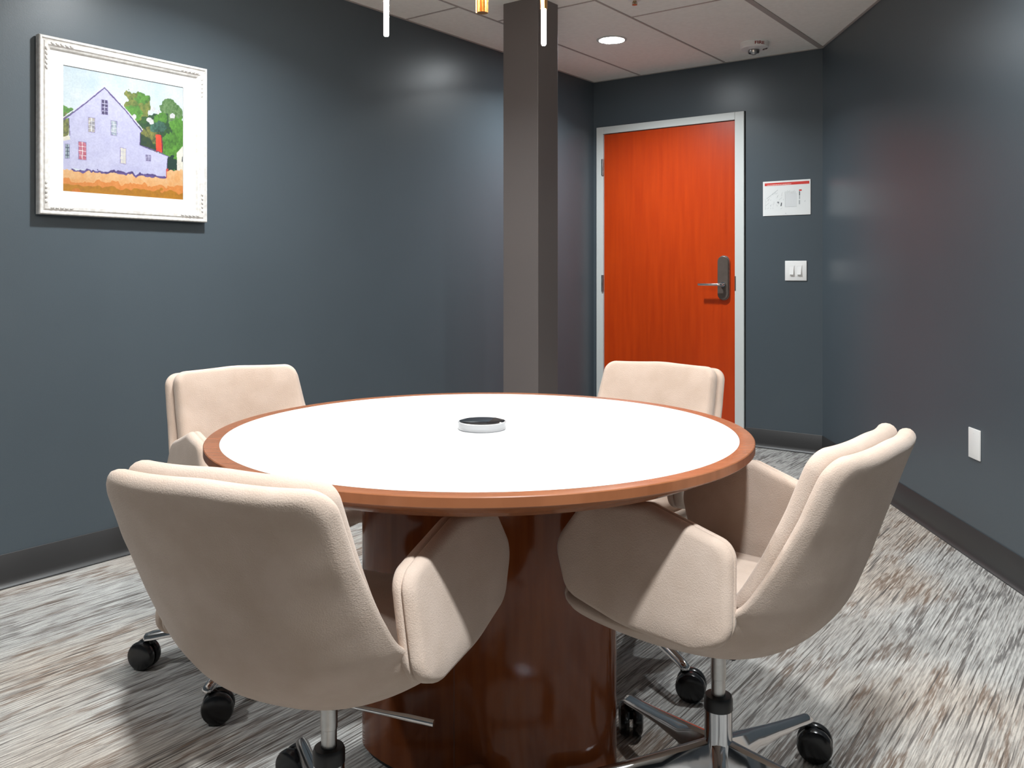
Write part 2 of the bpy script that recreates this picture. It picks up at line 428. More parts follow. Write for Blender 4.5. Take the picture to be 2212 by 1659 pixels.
ln(bm, (0.08, 0.50), (0.32, 0.74), 0.0022, 0.0046, 2); ln(bm, (0.05, 0.18), (0.05, 0.50), 0.0012, 0.0046, 2)
for i in range(34):
    x, z = random.uniform(0.06, 0.44), random.uniform(0.18, 0.62)
    if z > 0.45+x*0.75: continue
    L_ = random.uniform(0.02, 0.08)
    ln(bm, (x, z), (x+L_*random.choice((0, 0.3, 0.9)), z+L_), 0.0012, 0.0046, 2)
for pts in ([(0.31, 0.40), (0.345, 0.40), (0.33, 0.33)], [(0.39, 0.37), (0.41, 0.37), (0.40, 0.27), (0.375, 0.27)]): q2(bm, pts, 0.0047, 3)
q2(bm, [(0.48, 0.25), (0.72, 0.25), (0.72, 0.62), (0.48, 0.62)], 0.0046, 5)
for a_, b_ in (((0.48, 0.24), (0.72, 0.24)), ((0.475, 0.24), (0.475, 0.62))): ln(bm, a_, b_, 0.0014, 0.0048, 2)
for i in range(10): x = 0.47+0.024*i; ln(bm, (x, 0.62), (x+0.006, random.uniform(0.66, 0.72)), 0.0012, 0.0048, 2)
q2(bm, [(0.765, 0.55), (0.785, 0.55), (0.785, 0.67), (0.765, 0.67)], 0.0047, 3)
q2(bm, [(0.765, 0.45), (0.785, 0.45), (0.785, 0.54), (0.765, 0.54)], 0.0047, 2)
q2(bm, [(0.76, 0.30), (0.785, 0.30), (0.785, 0.42), (0.76, 0.42)], 0.0047, 2)
q2(bm, [(0.765, 0.68), (0.82, 0.68), (0.82, 0.72), (0.765, 0.72)], 0.0047, 1)
ln(bm, (0.88, 0.36), (0.892, 0.41), 0.0018, 0.0047, 2); ln(bm, (0.475, 0.06), (0.50, 0.06), 0.0022, 0.0047, 2)
for f in bm.faces: pass
obj('printed_plan', bm, [m_paper, m_red, m_ink, m_dark, m_pink, mat('pale_block', (0.66, 0.68, 0.69), 0.6)], sign)

# double rocker switch
(a0, b1), (a1, b0) = on_y(1695.5, 563.5, DW-0.006), on_y(1742.5, 606.5, DW-0.006)
sw = thing('light_switch', 'white double rocker light switch on the grey wall beside the door', 'light switch', ((a0+a1)/2, DW, (b0+b1)/2))
w2, h2 = (a1-a0)/2, (b1-b0)/2
bm = bmesh.new(); box(bm, -w2, w2, -0.006, 0, -h2, h2, bev=0.0022); obj('faceplate', bm, M['plastic'], sw, smooth=True, sharp=30)
for s in (-1, 1):
    bm = bmesh.new(); cx_ = s*0.0232; hw_, hh_ = 0.0165, 0.033
    box(bm, cx_-hw_, cx_+hw_, -0.0078, -0.005, -hh_, hh_, bev=0.0006)
    v = [bm.verts.new(p) for p in ((cx_-hw_*0.7, -0.008, hh_*0.85), (cx_+hw_*0.7, -0.008, hh_*0.85), (cx_+hw_*0.7, -0.008, -hh_*0.75), (cx_-hw_*0.7, -0.008, -hh_*0.75), (cx_-hw_*0.7, -0.016, -hh_*0.72), (cx_+hw_*0.7, -0.016, -hh_*0.72))]
    for q in ((0, 1, 5, 4), (0, 4, 3), (1, 2, 5), (3, 4, 5, 2)): bm.faces.new([v[i] for i in q])
    obj('rocker', bm, M['plastic'], sw)

# blank plate on the slanted wall
def on_r(px, py, off=0.006):
    d = ray(px); n_ = RN.normalized(); D = n_.x*CRN[0]+n_.y*CRN[1]-off
    t = D/(n_.x*d[0]+n_.y*d[1]); return Vector((d[0]*t, d[1]*t, CAMZ+(HOR-py)*t/FPX))
p0, p1, p2, p3 = on_r(2095, 923.5), on_r(2120, 932), on_r(2119.5, 999), on_r(2095, 987.5)
pc = (p0+p1+p2+p3)/4; pw = ((p1-p0).xy.length+(p2-p3).xy.length)/2; ph = ((p0-p3).length+(p1-p2).length)/2; 
ow = on_r(2107, 960, 0)
bp_ = thing('wall_plate', 'narrow white blank cover plate low on the slanted right wall', 'wall plate', (ow.x, ow.y, pc.z), math.atan2(RD[1], RD[0])+PI)
bm = bmesh.new(); box(bm, -pw/2, pw/2, 0, 0.006, -ph/2, ph/2, bev=0.002); obj('cover', bm, M['plastic'], bp_, smooth=True, sharp=30)
for s in (-1, 1):
    bm = bmesh.new(); tube(bm, [(0, 0.0055, s*ph*0.36), (0, 0.0066, s*ph*0.36)], 0.0025, 12); obj('screw', bm, M['plastic'], bp_)

# ------------------------------------------------------------ framed painting
PY0, PY1, PZ0, PZ1 = 1.475, 2.155, 1.306, 1.947
pic = thing('framed_picture', 'farmhouse painting in a carved white frame with white mat on the left wall', 'picture', (LW, PY0, PZ0))
PW, PH = PY1-PY0, PZ1-PZ0
FD = 0.034                        # depth of the frame
fp = [(0.0, 0.006), (0.0, FD-0.004), (0.003, FD), (0.009, FD), (0.012, FD-0.005), (0.016, FD-0.006), (0.020, FD-0.002), (0.030, FD-0.002), (0.034, FD-0.007), (0.040, FD-0.010), (0.044, FD-0.017), (0.044, 0.006)]
bm = bmesh.new(); rings = []
for o_, d_ in fp: rings.append([bm.verts.new((d_, y, z)) for y, z in ((o_, o_), (PW-o_, o_), (PW-o_, PH-o_), (o_, PH-o_))])
for i in range(len(rings)):
    A, B = rings[i], rings[(i+1) % len(rings)]
    for k in range(4): bm.faces.new((A[k], A[(k+1) % 4], B[(k+1) % 4], B[k]))
M['frame'] = noise_mat('distressed_white_frame', (0.50, 0.48, 0.46), (0.64, 0.63, 0.61), 60, 0.45, bump=0.4, bscale=120, bdist=0.001, stretch=(1, 1, 1))
obj('frame', bm, M['frame'], pic)
bm = bmesh.new()                   # carved leaves near the corners
def leaf_(y, z, ang, L_=0.016, w=0.0045):
    mt = Matrix.Translation((FD-0.002, y, z)) @ Matrix.Rotation(ang, 4, 'X')
    r = bmesh.ops.create_uvsphere(bm, u_segments=10, v_segments=6, radius=1, matrix=mt @ Matrix.Diagonal((0.0042, L_/2, w, 1)))
for cyy_, sy in ((0.025, 1), (PW-0.025, -1)):
    for czz, sz in ((0.025, 1), (PH-0.025, -1)):
        for i in range(5):
            leaf_(cyy_+sy*(0.022+i*0.017), czz, sy*sz*0.35); leaf_(cyy_, czz+sz*(0.022+i*0.017), PI/2-sy*sz*0.35)
obj('carved_leaves', bm, M['frame'], pic, smooth=True)
bm = bmesh.new(); box(bm, 0.0, 0.010, 0.02, PW-0.02, 0.02, PH-0.02); obj('backing_board', bm, mat('backing', (0.12, 0.11, 0.10), 0.8), pic)
my0, my1, mz0, mz1 = 1.567-PY0, 2.054-PY0, 1.395-PZ0, 1.856-PZ0
bm = bmesh.new()
X_ = 0.0155
o4 = [(0.042, 0.042), (PW-0.042, 0.042), (PW-0.042, PH-0.042), (0.042, PH-0.042)]; i4 = [(my0, mz0), (my1, mz0), (my1, mz1), (my0, mz1)]
r1 = [bm.verts.new((X_, *p)) for p in o4]; r2 = [bm.verts.new((X_, *p)) for p in i4]; r3 = [bm.verts.new((X_-0.003, *p)) for p in i4]; r0 = [bm.verts.new((X_-0.004, *p)) for p in o4]
for A, B in ((r1, r2), (r2, r3), (r3, r0), (r0, r1)):
    for k in range(4): bm.faces.new((A[k], A[(k+1) % 4], B[(k+1) % 4], B[k]))
obj('mat_board', bm, mat('mat_board', (0.72, 0.73, 0.73), 0.7), pic)
# the print: a colour grid painted shape by shape; points are read off in a 1000 x 1000 sheet
QS = [(345, 345), (1243, 508), (1243, 1357), (338, 1285)]
def homog(src, dst):
    A = []; b = []
    for (x, y), (u, v) in zip(src, dst):
        A.append([x, y, 1, 0, 0, 0, -u*x, -u*y]); b.append(u); A.append([0, 0, 0, x, y, 1, -v*x, -v*y]); b.append(v)
    h = np.linalg.solve(np.array(A), np.array(b)); return np.append(h, 1).reshape(3, 3)
HI = homog([(0, 1), (1, 1), (1, 0), (0, 0)], QS)
NU, NV = 330, 312
gu, gv = np.meshgrid(np.linspace(0, 1, NU), np.linspace(0, 1, NV))
hw_ = HI[2, 0]*gu+HI[2, 1]*gv+HI[2, 2]
GXp = (HI[0, 0]*gu+HI[0, 1]*gv+HI[0, 2])/hw_; GYp = (HI[1, 0]*gu+HI[1, 1]*gv+HI[1, 2])/hw_
rs = np.random.RandomState(5)
def vnoise(cx_, cy_, seed):
    r = np.random.RandomState(seed); g = r.rand(cy_+2, cx_+2)
    x = gu*cx_; y = gv*cy_; i = x.astype(int); j = y.astype(int); fx_, fy_ = x-i, y-j
    fx_ = fx_*fx_*(3-2*fx_); fy_ = fy_*fy_*(3-2*fy_)
    return (g[j, i]*(1-fx_)+g[j, i+1]*fx_)*(1-fy_)+(g[j+1, i]*(1-fx_)+g[j+1, i+1]*fx_)*fy_
N1, N2, N3, N4 = vnoise(9, 9, 1), vnoise(26, 22, 2), vnoise(60, 45, 3), vnoise(120, 100, 4)
WX = GXp+(N2-0.5)*10+(N3-0.5)*8; WY = GYp+(vnoise(26, 26, 7)-0.5)*10+(vnoise(60, 60, 8)-0.5)*8
sX = GXp+(N3-0.5)*3; sY = GYp+(vnoise(60, 60, 9)-0.5)*3
def lin(c): c = np.array(c)/255.0; return np.where(c < 0.04045, c/12.92, ((c+0.055)/1.055)**2.4)
def mixc(a, b, t): t = np.clip(t, 0, 1)[..., None]; return lin(a)*(1-t)+lin(b)*t
def inside(pts, X=None, Y=None):
    X = sX if X is None else X; Y = sY if Y is None else Y; m = np.zeros(X.shape, bool); n = len(pts)
    for i in range(n):
        (x0, y0), (x1, y1) = pts[i], pts[(i+1) % n]
        if y0 == y1: continue
        m ^= ((y0 > Y) != (y1 > Y)) & (X < (x1-x0)*(Y-y0)/(y1-y0)+x0)
    return m
IMG = mixc((188, 212, 228), (222, 232, 236), N1*0.6+N2*0.3+(GYp-350)/900)
def put(m, col): IMG[m] = col[m] if getattr(col, 'ndim', 1) == 3 else col
def blob(x, y, rx, ry, c1, c2, warp=1.0):
    m = ((GXp-x+(N2-0.5)*44*warp+(N3-0.5)*24*warp)/rx)**2+((GYp-y+(N1-0.5)*34*warp+(vnoise(50, 50, int(x))-0.5)*30*warp)/ry)**2 < 1
    put(m, mixc(c1, c2, (N3*0.5+N4*0.35+N2*0.4-0.15)*1.1))
DG, MG, LG, OL = (30, 62, 52), (58, 104, 42), (104, 168, 62), (150, 150, 72)
for b_ in [(375, 700, 42, 50, MG, LG), (365, 800, 34, 95, DG, OL), (905, 660, 95, 110, MG, OL), (930, 590, 48, 45, MG, LG), (835, 572, 24, 34, MG, OL), (1000, 860, 115, 150, DG, MG), (1100, 820, 120, 120, DG, MG), (1125, 660, 66, 62, MG, (128, 160, 110)),
           (1185, 710, 60, 70, MG, (128, 160, 110)), (1210, 850, 70, 120, MG, LG), (1150, 1000, 100, 130, MG, LG), (880, 700, 70, 50, MG, LG), (980, 880, 70, 80, DG, OL), (1060, 740, 60, 45, MG, LG), (1050, 810, 60, 40, DG, (80, 130, 110)), (1180, 900, 60, 80, MG, LG), (1165, 1085, 42, 60, DG, DG)]: blob(*b_)
for x, y in ((1015, 675), (1048, 692), (985, 752), (1002, 772), (878, 728), (1165, 725)): blob(x, y, 16, 19, (205, 205, 205), (225, 225, 228), 0.4)
put(inside([(918, 850), (1000, 900), (1050, 985), (1050, 1000), (918, 950)]), mixc(DG, (60, 80, 40), N3))
put(inside([(1037, 862), (1080, 866), (1088, 1000), (1040, 990)]), mixc((222, 62, 44), (235, 90, 60), N3)); put(inside([(1078, 866), (1088, 880), (1094, 1000), (1086, 1000)]), mixc((120, 40, 60), (90, 40, 70), N3))
put(inside([(1198, 1000), (1245, 950), (1255, 1160), (1200, 1150)]), mixc((226, 220, 206), (240, 236, 224), N2)); put(inside([(1236, 1030), (1246, 1030), (1246, 1070), (1236, 1070)]), mixc((110, 115, 120), (90, 95, 100), N2))
LA, LB = (190, 190, 224), (208, 208, 236)
lav = mixc(LA, LB, N1*0.6+N2*0.5-0.05)
PU = mixc((72, 56, 112), (110, 92, 156), N3)
put(inside([(330, 905), (398, 900), (412, 1130), (330, 1120)]), lav); put(inside([(330, 885), (385, 868), (400, 900), (330, 912)]), mixc((226, 222, 205), (236, 230, 214), N2))
house = [(352, 748), (655, 505), (690, 530), (935, 835), (925, 845), (918, 945), (1130, 1030), (1118, 1192), (820, 1162), (560, 1137), (412, 1114), (395, 900), (388, 740)]
put(inside(house), lav)
def stroke(pts, w, col, X=None, Y=None):
    X = sX if X is None else X; Y = sY if Y is None else Y
    for (x0, y0), (x1, y1) in zip(pts, pts[1:]):
        dx, dy = x1-x0, y1-y0; t = np.clip(((X-x0)*dx+(Y-y0)*dy)/(dx*dx+dy*dy), 0, 1)
        put((X-x0-t*dx)**2+(Y-y0-t*dy)**2 < (w*(0.7+0.6*N3)/2)**2, col)
stroke([(352, 750), (500, 640), (655, 514), (700, 562), (820, 692), (935, 838)], 9, PU)
stroke([(345, 738), (500, 626), (655, 500), (690, 540), (760, 610), (940, 826)], 7, mixc((216, 216, 238), (228, 228, 244), N3))
stroke([(388, 745), (395, 870)], 5, PU); stroke([(922, 850), (918, 942), (1050, 988), (1138, 1032)], 6, PU); stroke([(918, 950), (1050, 1000), (1130, 1030)], 3, lav)
stroke([(1126, 1045), (1120, 1185)], 5, PU)
def pwin(x, y, w, h, sl, c1, c2, bars, frame=(150, 140, 185)):
    X = sX-x; Y = sY-y-X*sl/w
    put((X > 0) & (X < w) & (Y > 0) & (Y < h), mixc(frame, (130, 120, 165), N4))
    put((X > 4) & (X < w-4) & (Y > 4) & (Y < h-4), mixc(c1, c2, N3*0.8+N4*0.4))
    bar = (np.abs(X-w/2) < 2.2)
    for k_ in (0.26, 0.5, 0.75): bar |= np.abs(Y-h*k_) < 2.2
    put(bar & (X > 4) & (X < w-4) & (Y > 4) & (Y < h-4), mixc(bars, bars, N4))
pwin(630, 600, 50, 112, 6, (48, 36, 80), (92, 82, 130), (196, 192, 222)); pwin(530, 732, 54, 112, 6, (110, 116, 140), (212, 204, 186), (226, 226, 232)); pwin(700, 756, 48, 112, 6, (120, 140, 165), (190, 200, 205), (225, 225, 235))
pwin(456, 912, 62, 138, 8, (176, 70, 92), (206, 130, 150), (240, 232, 236)); pwin(768, 958, 48, 122, 8, (236, 234, 230), (214, 208, 196), (196, 196, 205)); pwin(962, 1012, 40, 48, 5, (90, 84, 124), (130, 126, 160), (196, 192, 222)); pwin(357, 930, 36, 112, 3, (130, 150, 165), (180, 195, 200), (60, 70, 90))
base_y = 1124+(GXp-335)*0.012+np.where((GXp > 400) & (GXp < 1120), (GXp-400)*0.082+6, 0)+(N2-0.5)*22+(N3-0.5)*16
put((GYp > base_y-16+(N2-0.5)*10) & (GXp > 405) & (GXp < 1122) & (GYp > 1090), PU)
put((np.abs(GXp-1126) < 9) & (GYp > 1120) & (GYp < 1200), mixc((214, 90, 70), (200, 70, 60), N3))
wt = (GYp-base_y)/120
put(GYp > base_y, mixc((238, 196, 146), (232, 168, 104), N3*0.5+N2*0.7+wt*0.35-0.2))
put(GYp > 1200+(GXp-335)*0.065+(N2-0.5)*46+(N3-0.5)*20, mixc((228, 150, 80), (222, 132, 56), N3*0.6+N2*0.5))
put(GYp > 1236+(GXp-335)*0.075+(N2-0.5)*40+(N1-0.5)*26, mixc((200, 136, 30), (168, 112, 30), N3*0.5+N2*0.5))
put((GYp > 1255+(GXp-335)*0.09+(N2-0.5)*50) & (N1 > 0.62), mixc((206, 120, 40), (216, 130, 60), N3))
IMG = np.clip(IMG*(0.93+0.14*N4[..., None])*0.56, 0, 1)
me = bpy.data.meshes.new('painted_print')
idx = np.arange(NU*NV).reshape(NV, NU)
vv = np.stack([np.full(NU*NV, 0.0118), (my0+gu*(my1-my0)).ravel(), (mz0+gv*(mz1-mz0)).ravel()], 1)
ff = np.stack([idx[:-1, :-1], idx[:-1, 1:], idx[1:, 1:], idx[1:, :-1]], -1).reshape(-1, 4)
me.from_pydata(vv.tolist(), [], ff.tolist())
ca = me.color_attributes.new('paint', 'FLOAT_COLOR', 'POINT')
ca.data.foreach_set('color', np.concatenate([IMG.reshape(-1, 3), np.ones((NU*NV, 1))], 1).astype(np.float32).ravel())
mp_ = mat('painted_paper', (0.5, 0.5, 0.5), 0.5); at = nd(mp_, 'ShaderNodeVertexColor', layer_name='paint'); lk(mp_, at.outputs[0], mp_.node_tree.nodes['Principled BSDF'].inputs['Base Color'])
me.materials.append(mp_)
po = bpy.data.objects.new('painted_print', me); C.objects.link(po); po.parent = pic

# ------------------------------------------------------------ ceiling things
def downlight(x, y, label, group=None):
    t = thing('downlight', label, 'ceiling light', (x, y, CEIL), group=group)
    bm = bmesh.new(); lathe(bm, [(0.072, 0.0), (0.086, 0.0), (0.088, -0.002), (0.086, -0.005), (0.074, -0.006), (0.072, -0.004)], 48, cap=False)
    r = obj('trim_ring', bm, M['white'], t, smooth=True, sharp=40)
    bm = bmesh.new(); lathe(bm, [(0.0, -0.0055), (0.05, -0.005), (0.0735, -0.003), (0.0735, 0.0)], 48, cap=True); obj('diffuser', bm, M['lampface'], t, smooth=True)
    return t
downlight(*DOWNLIGHTS[0][:2], 'round glowing recessed downlight in the ceiling in front of the door')
LBL = ['round downlight in the ceiling above the farmhouse picture', 'round downlight in the ceiling above the chair by the right wall', 'round downlight in the ceiling behind the viewer to the right', 'added unseen downlight behind the viewer to the left, brightening the carpet']
for d, l in zip(DOWNLIGHTS[1:], LBL): downlight(*d[:2], l)

# fire strobe
fx, fy = ceil_pt(1630, 93)
st = thing('fire_alarm', 'round white ceiling fire alarm strobe with red FIRE lettering and clear lens', 'fire alarm', (fx, fy, CEIL), TH)
bm = bmesh.new(); lathe(bm, [(0.0, 0), (0.083, 0), (0.083, -0.003), (0.081, -0.005), (0.080, -0.030), (0.076, -0.034), (0.0, -0.036)], 56); obj('housing', bm, M['plastic'], st, smooth=True, sharp=35)
bm = bmesh.new(); lathe(bm, [(0.024, 0), (0.027, -0.004), (0.027, -0.010), (0.020, -0.010)], 32, cap=False); lathe(bm, [(0.0, -0.030), (0.012, -0.028), (0.020, -0.018), (0.024, -0.004), (0.0, -0.002)], 32)
bmesh.ops.translate(bm, verts=bm.verts, vec=(0, 0.018, -0.0355)); obj('strobe_lens', bm, mat('strobe_clear', (0.5, 0.5, 0.5), 0.15, 0.6), st, smooth=True, sharp=40)
bm = bmesh.new(); lathe(bm, [(0.028, 0), (0.032, -0.004), (0.032, -0.016), (0.0295, -0.020), (0.028, -0.016)], 32, cap=False)
bmesh.ops.translate(bm, verts=bm.verts, vec=(0, 0.018, -0.0355)); obj('lens_guard', bm, M['steel'], st, smooth=True, sharp=40)
for sx_, sy_ in ((0.060, -0.012), (0.050, 0.006)):
    bm = bmesh.new(); box(bm, sx_, sx_+0.010, sy_-0.012, sy_+0.010, -0.038, -0.030, bev=0.002); obj('sounder_slot', bm, M['bronze'], st)
def text_mesh(s, size):
    cu = bpy.data.curves.new('t', 'FONT'); cu.body = s; cu.size = size; cu.align_x = 'CENTER'; cu.align_y = 'CENTER'; cu.extrude = 0.0004; cu.offset = 0.0007
    o = bpy.data.objects.new('t', cu); C.objects.link(o); dg = bpy.context.evaluated_depsgraph_get(); dg.update()
    me = bpy.data.meshes.new_from_object(o.evaluated_get(dg)); bpy.data.objects.remove(o); return me
me = text_mesh('FIRE', 0.0245)
for v in me.vertices:
    r_ = 0.0806+v.co.z; a_ = (v.co.x*1.35+0.008)/0.0806; v.co = (r_*math.sin(a_), -r_*math.cos(a_), v.co.y-0.0165)
me.materials.clear(); me.materials.append(mat('red_lettering', (0.22, 0.008, 0.006), 0.5))
to = bpy.data.objects.new('lettering', me); C.objects.link(to); to.parent = st
# sprinkler
px_, py_ = ceil_pt(1371, -2)
sp = thing('ceiling_sprinkler', 'small brass sprinkler head in the ceiling between the column and the fire alarm', 'sprinkler', (px_, py_, CEIL), TH)
bm = bmesh.new(); lathe(bm, [(0.0, 0), (0.034, 0), (0.034, -0.003), (0.028, -0.007), (0.014, -0.009), (0, -0.009)], 32); obj('escutcheon', bm, M['plastic'], sp, smooth=True, sharp=40)
bm = bmesh.new(); lathe(bm, [(0.0, -0.008), (0.009, -0.008), (0.009, -0.016), (0.006, -0.018), (0.006, -0.026), (0.013, -0.027), (0.013, -0.029), (0, -0.029)], 24)
for s in (-1, 1): tube(bm, [(s*0.008, 0, -0.014), (s*0.011, 0, -0.020), (s*0.006, 0, -0.027)], 0.0018, 8)
obj('head', bm, mat('sprinkler_brass', (0.45, 0.33, 0.2), 0.35, 1.0), sp, smooth=True, sharp=40)

# ------------------------------------------------------------ chandelier
TCX, TCY = cw(-0.066, 1.921)       # table centre
ch = thing('chandelier', 'gold pendant chandelier with slim glowing tube lights above the round table', 'chandelier', (TCX, TCY, CEIL), TH)
bm = bmesh.new(); lathe(bm, [(0.0, 0), (0.06, 0), (0.06, -0.012), (0.054, -0.022), (0, -0.024)], 40); obj('canopy', bm, M['gold'], ch, smooth=True, sharp=40)
zb = 1.1+(HOR-28)*1.921/FPX-CEIL   # underside of the ribbed hub
bm = bmesh.new(); lathe(bm, [(0.005, zb+0.22), (0.005, -0.02)], 16); obj('stem', bm, M['gold'], ch, smooth=True)
bm = bmesh.new(); n_ = 20
ro = []
for z in (zb, zb+0.24):
    ro.append([bm.verts.new(((0.0135 if i % 2 else 0.0115)*math.cos(PI*i/n_), (0.0135 if i % 2 else 0.0115)*math.sin(PI*i/n_), z)) for i in range(2*n_)])
for i in range(2*n_): bm.faces.new((ro[0][i], ro[0][(i+1) % (2*n_)], ro[1][(i+1) % (2*n_)], ro[1][i]))
bm.faces.new(ro[0][::-1]); bm.faces.new(ro[1]); obj('ribbed_hub', bm, M['gold'], ch)
def tube_arm(dx, dy, zbot, length, rr_=0.0056):
    zc = zbot+length-CEIL; z0 = zc+0.035
    r_ = math.hypot(dx, dy); ux, uy = dx/r_, dy/r_
    bm = bmesh.new(); hz = max(z0+0.05, zb+0.15)
    tube(bm, [(0, 0, hz), (dx*0.35, dy*0.35, hz-0.005), (dx*0.8, dy*0.8, z0-0.005), (dx, dy, z0-0.015)], 0.0032, 10)
    a = obj('arm', bm, M['gold'], ch, smooth=True, sharp=50)
    bm = bmesh.new(); lathe(bm, [(0.0, zc+0.035), (0.0085, zc+0.035), (0.0085, zc-0.004), (0.0, zc-0.004)], 24, cx=dx, cy=dy); obj('socket', bm, M['gold'], a, smooth=True, sharp=40)
    bm = bmesh.new(); zt = zc-0.003; z2 = zbot-CEIL
    lathe(bm, [(rr_, zt), (rr_, z2+0.003), (rr_*0.75, z2), (0, z2)], 20, cx=dx, cy=dy); obj('light_tube', bm, M['tube'], a, smooth=True, sharp=50)
def at_px(px, py, Y): return ((px-1106)/FPX*Y+0.066, Y-1.921, CAMZ+(HOR-py)*Y/FPX)
x_, y_, z_ = at_px(834.5, 78, 1.83); tube_arm(x_, y_, z_, 0.30)
x_, y_, z_ = at_px(1174.5, 98, 2.05); tube_arm(x_, y_, z_, 1.1+(HOR-17)*2.05/FPX-z_)
tube_arm(0.16, -0.13, 1.74, 0.28); tube_arm(-0.10, 0.17, 1.78, 0.28); tube_arm(-0.02, -0.2, 1.76, 0.24)

# ------------------------------------------------------------ round table
TZ, TR = 0.753, 0.581
tb = thing('round_table', 'round conference table with white top, cherry wood rim and drum pedestal', 'table', (TCX, TCY, 0), TH)
bm = bmesh.new(); lathe(bm, [(0.5505, TZ-0.012), (0.5505, TZ-0.0002), (0.552, TZ), (TR-0.0015, TZ), (TR, TZ-0.0015), (TR, TZ-0.017), (TR-0.003, TZ-0.020), (TR-0.070, TZ-0.050), (TR-0.074, TZ-0.051), (0.30, TZ-0.051), (0.30, TZ-0.012)], 160, cap=False)
obj('wood_rim', bm, M['wood'], tb, smooth=True, sharp=25)
bm = bmesh.new(); lathe(bm, [(0, TZ-0.010), (0.5500, TZ-0.010), (0.5500, TZ-0.001), (0.549, TZ), (0, TZ)], 160); obj('tabletop', bm, M['laminate'], tb, smooth=True, sharp=30)
PR = 0.282
OV = Matrix.Rotation(math.radians(-25), 4, 'Z') @ Matrix.Diagonal((0.308/PR, 0.112/PR, 1, 1))
def oval(bm): bmesh.ops.transform(bm, matrix=OV, verts=bm.verts); return bm
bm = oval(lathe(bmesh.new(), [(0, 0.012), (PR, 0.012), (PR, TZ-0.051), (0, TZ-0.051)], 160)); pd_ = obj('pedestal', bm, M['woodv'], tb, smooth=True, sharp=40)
bm = oval(lathe(bmesh.new(), [(0, 0), (PR-0.012, 0), (PR-0.012, 0.014), (0, 0.014)], 96)); obj('plinth', bm, M['blackm'], tb, smooth=True, sharp=40)
sv = OV @ Vector((PR*math.cos(-1.60), PR*math.sin(-1.60), 0))
bm = bmesh.new(); box(bm, sv.x-0.0006, sv.x+0.0006, sv.y-0.0005, sv.y+0.002, 0.013, TZ-0.052); obj('panel_seam', bm, M['seam'], tb)
# speaker puck
pk = thing('speakerphone_puck', 'round glossy black and chrome-edged disc at the middle of the table', 'speakerphone', (TCX, TCY, TZ), TH)
bm = bmesh.new(); lathe(bm, [(0, 0.0), (0.0500, 0.0), (0.0530, 0.003), (0.0540, 0.011), (0.0535, 0.0165), (0.0515, 0.0180), (0, 0.0180)], 64); obj('housing', bm, mat('pale_grey_gloss', (0.42, 0.42, 0.43), 0.2), pk, smooth=True, sharp=40)
bm = bmesh.new(); lathe(bm, [(0, 0.0226), (0.02, 0.0222), (0.04, 0.0206), (0.049, 0.0186), (0.0512, 0.0176), (0, 0.0176)], 64); obj('glossy_cap', bm, mat('black_gloss', (0.012, 0.012, 0.014), 0.04, 0.0, Coat_Weight=1.0, Coat_Roughness=0.02), pk, smooth=True, sharp=60)

# ------------------------------------------------------------ chairs
CL = np.array([(-0.330, 0.791), (-0.304, 0.715), (-0.277, 0.63), (-0.250, 0.55), (-0.218, 0.48), (-0.165, 0.425), (-0.095, 0.393), (0.0, 0.384), (0.10, 0.390), (0.19, 0.408), (0.262, 0.435)])
def _spline(P, n=160):
    out = []
    Q = np.vstack([2*P[0]-P[1], P, 2*P[-1]-P[-2]])
    for i in range(1, len(Q)-2):
        p0_, p1_, p2_, p3_ = Q[i-1], Q[i], Q[i+1], Q[i+2]
        for t in np.linspace(0, 1, 16, endpoint=False):
            out.append(0.5*((2*p1_)+(-p0_+p2_)*t+(2*p0_-5*p1_+4*p2_-p3_)*t*t+(-p0_+3*p1_-3*p2_+p3_)*t**3))
    out.append(P[-1]); return np.array(out)
SP = _spline(CL); SL = np.concatenate([[0], np.cumsum(np.hypot(*np.diff(SP, axis=0).T))]); STOT = SL[-1]
TGT = np.gradient(SP, SL, axis=0); TGT /= np.linalg.norm(TGT, axis=1)[:, None]
WS = [(0, 0.206), (0.15, 0.216), (0.30, 0.232), (0.40, 0.246), (0.50, 0.252), (0.62, 0.252), (0.80, 0.235)]
KS = [(0, 0.024), (0.12, 0.036), (0.25, 0.062), (0.36, 0.085), (0.45, 0.080), (0.60, 0.068), (0.80, 0.045)]
def itp(T, s): return float(np.interp(s, [a for a, b in T], [b for a, b in T]))
def bucket(off):
    def f(u, s, t):
        s_ = min(max(s, 0), STOT); y = np.interp(s_, SL, SP[:, 0]); z = np.interp(s_, SL, SP[:, 1])
        ty, tz = np.interp(s_, SL, TGT[:, 0]), np.interp(s_, SL, TGT[:, 1])
        if s < 0: y += ty*s; z += tz*s
        ny, nz = -tz, ty                    # towards the sitter / upwards
        w = itp(WS, s_); k = itp(KS, s_); a = abs(u)/w
        d = k*a**2.4; slope = 2.4*k*a**1.4/w; L_ = math.hypot(1, slope)
        tt = t+off
        return (u-math.copysign(slope/L_*tt, u), y+ny*(d+tt/L_), z+nz*(d+tt/L_))
    return f
CAST = {(0.41, 0): -0.35, (-0.67, 1): 0.2, (-0.67, 0): 2.9, (-0.33, 2): 2.8, (-0.33, 0): 2.6, (-0.33, 4): -1.57, (0.41, 2): -1.8}
